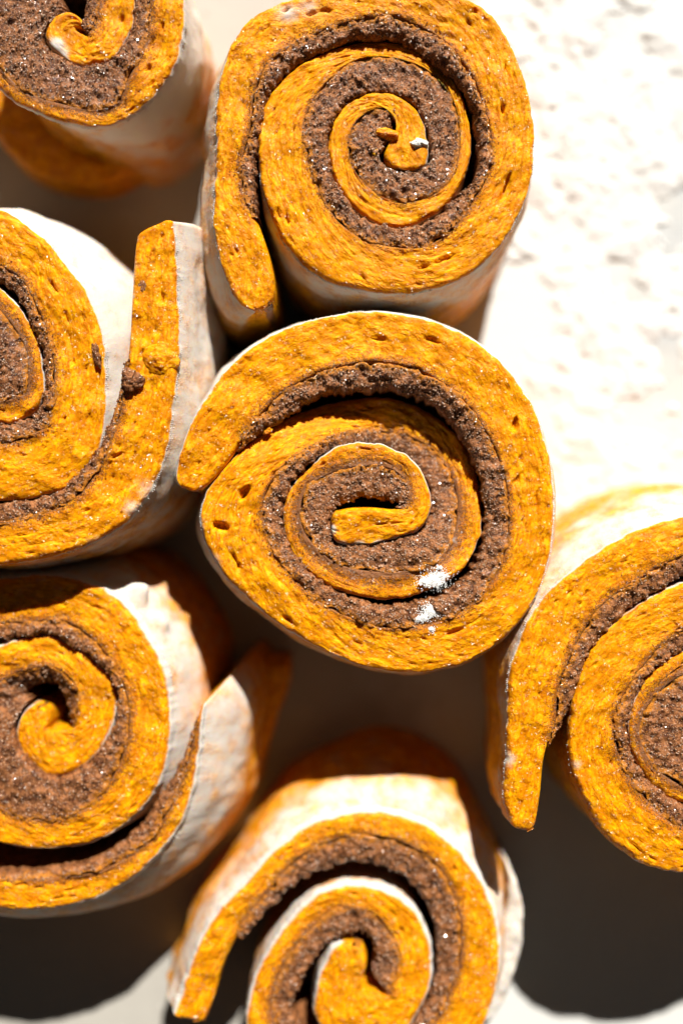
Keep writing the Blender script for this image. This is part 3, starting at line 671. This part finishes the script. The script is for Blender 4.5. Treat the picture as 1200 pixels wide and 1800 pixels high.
def strip(key, name, st, z0, flour, seed):
    # a wrap of dough lower down the roll: rounded top edge, walls down to the table
    root, rxy = rolls[key]
    st = np.array(st, float); O = P(st[:, 0], st[:, 1], z0); I = P(st[:, 2], st[:, 3], z0)
    mid = (O + I) / 2; u = np.concatenate([[0], np.cumsum(np.hypot(*np.diff(mid, axis=0).T))])
    uu = np.arange(0, u[-1], 0.4); r = spline(u, np.concatenate([O, I], 1), uu); O, I = r[:, :2], r[:, 2:]
    c = np.linspace(0, 1, 16); h = np.sqrt(np.maximum(0, 1 - (2 * c - 1) ** 2)) * 1.5
    ends = np.sqrt(np.clip(np.minimum(uu, uu[-1] - uu) / 3, 0, 1))[:, None]
    X = I[:, 0:1] + (O - I)[:, 0:1] * c; Y = I[:, 1:2] + (O - I)[:, 1:2] * c
    Z = z0 - 3 + 3 * ends + h * 0.8 + 0.3 * fbm(X / 3, Y / 3, None, seed, 3)
    d = np.linspace(0, 1, 16)[1:]
    def side(col): return X[:, col][:, None] + 0 * d, Y[:, col][:, None] + 0 * d, Z[:, col][:, None] * (1 - d)
    a, b = side(0), side(-1)
    G = [np.concatenate([p[:, ::-1], q, r_], 1) for p, q, r_ in zip(a, (X, Y, Z), b)]
    V = np.stack(G, -1); V[..., 0] += 0.35 * fbm(V[..., 1] / 5, V[..., 2] / 5, None, seed + 1) - rxy[0]; V[..., 1] -= rxy[1]
    n, m = V.shape[:2]
    fl = np.full((n, m), flour); uv = np.stack([np.repeat(uu[:, None], m, 1), np.repeat(np.arange(m)[None] * 0.8, n, 0), 0 * fl], -1)
    mesh_obj(name, V.reshape(-1, 3), grid_faces(n, m)[:, ::-1], M_DOUGH, root, {'flour': fl, 'stain': fl * 0}, uv.reshape(-1, 3), True,
             [list(range(m))[::-1], list(range((n - 1) * m, n * m))])
strip('a', 'loose_tail', [(-70,110,10,90),(-35,195,40,150),(5,258,80,195),(50,300,110,230),(110,322,140,260),(180,325,185,280),(240,300,235,265)], 9, 0.1, 61)
strip('l', 'outer_wrap', [(440,1400,385,1385),(465,1330,380,1320),(488,1260,382,1265),(508,1195,398,1210),(512,1155,440,1150)], 7, 0.0, 63)
strip('b', 'skirt_fold', [(898,1525,893,1526),(912,1565,892,1567),(917,1630,880,1630),(908,1690,868,1690),(888,1750,850,1745),(850,1815,815,1800)], 19, 1.0, 62)

def specks(label, spots, z, n, seed):
    rng = np.random.RandomState(seed); pts = []; sz = []
    for (px, py, r, cnt) in spots:
        c0 = P(px, py, z); k = 2 * (CAM_H - z) * TAN / 1800
        cnt = int(cnt * 3.2); q = rng.normal(0, r * k * 0.5, (cnt, 2)) * [1.25, 0.85] * np.where(rng.rand(cnt, 1) < 0.22, 1.9, 0.9); dd = np.hypot(*q.T) / (r * k)
        pts.append(np.concatenate([c0 + q, (z + 0.15 + np.maximum(0, 1 - dd)[:, None] * rng.uniform(0, 1, (cnt, 1)) * 0.3)], 1))
        sz.append(rng.uniform(0.05, 0.15, cnt))
    pts = np.concatenate(pts); sz = np.concatenate(sz)
    c0 = pts.mean(0); c0[2] = z
    o = add_grains('flour_clump', pts - c0, sz, M_CLUMP, None, rng, 'octa', label)
    o.location = c0 / 1000; o['category'] = 'flour'
specks('small clump of white flour on the inner coil of the middle roll', [(762,1020,13,420),(775,1012,9,160),(745,1022,7,120),(772,998,4,40)], 39.6, 0, 31)
specks('small round white flour clump on the lower filling of the middle roll', [(757,1073,10,380),(744,1085,7,80),(757,1106,4,50),(735,1088,5,40)], 40.15, 0, 32)

def table_dust():
    rng = np.random.RandomState(91)
    px = rng.uniform(-60, 1260, 2600); py = rng.uniform(-60, 1860, 2600)
    keep = rng.rand(2600) < np.clip(0.35 + 0.6 * fbm(px / 160, py / 160, None, 92, 3), 0.05, 1)
    c = P(px[keep], py[keep], 0); n = len(c)
    o = add_grains('flour_dust', np.concatenate([c, rng.uniform(0.02, 0.2, (n, 1))], 1), rng.uniform(0.1, 0.42, n), M_FLOUR, None, rng, 'octa',
                   'fine specks of flour scattered on the table around and between the rolls')
    o['category'] = 'flour'
table_dust()
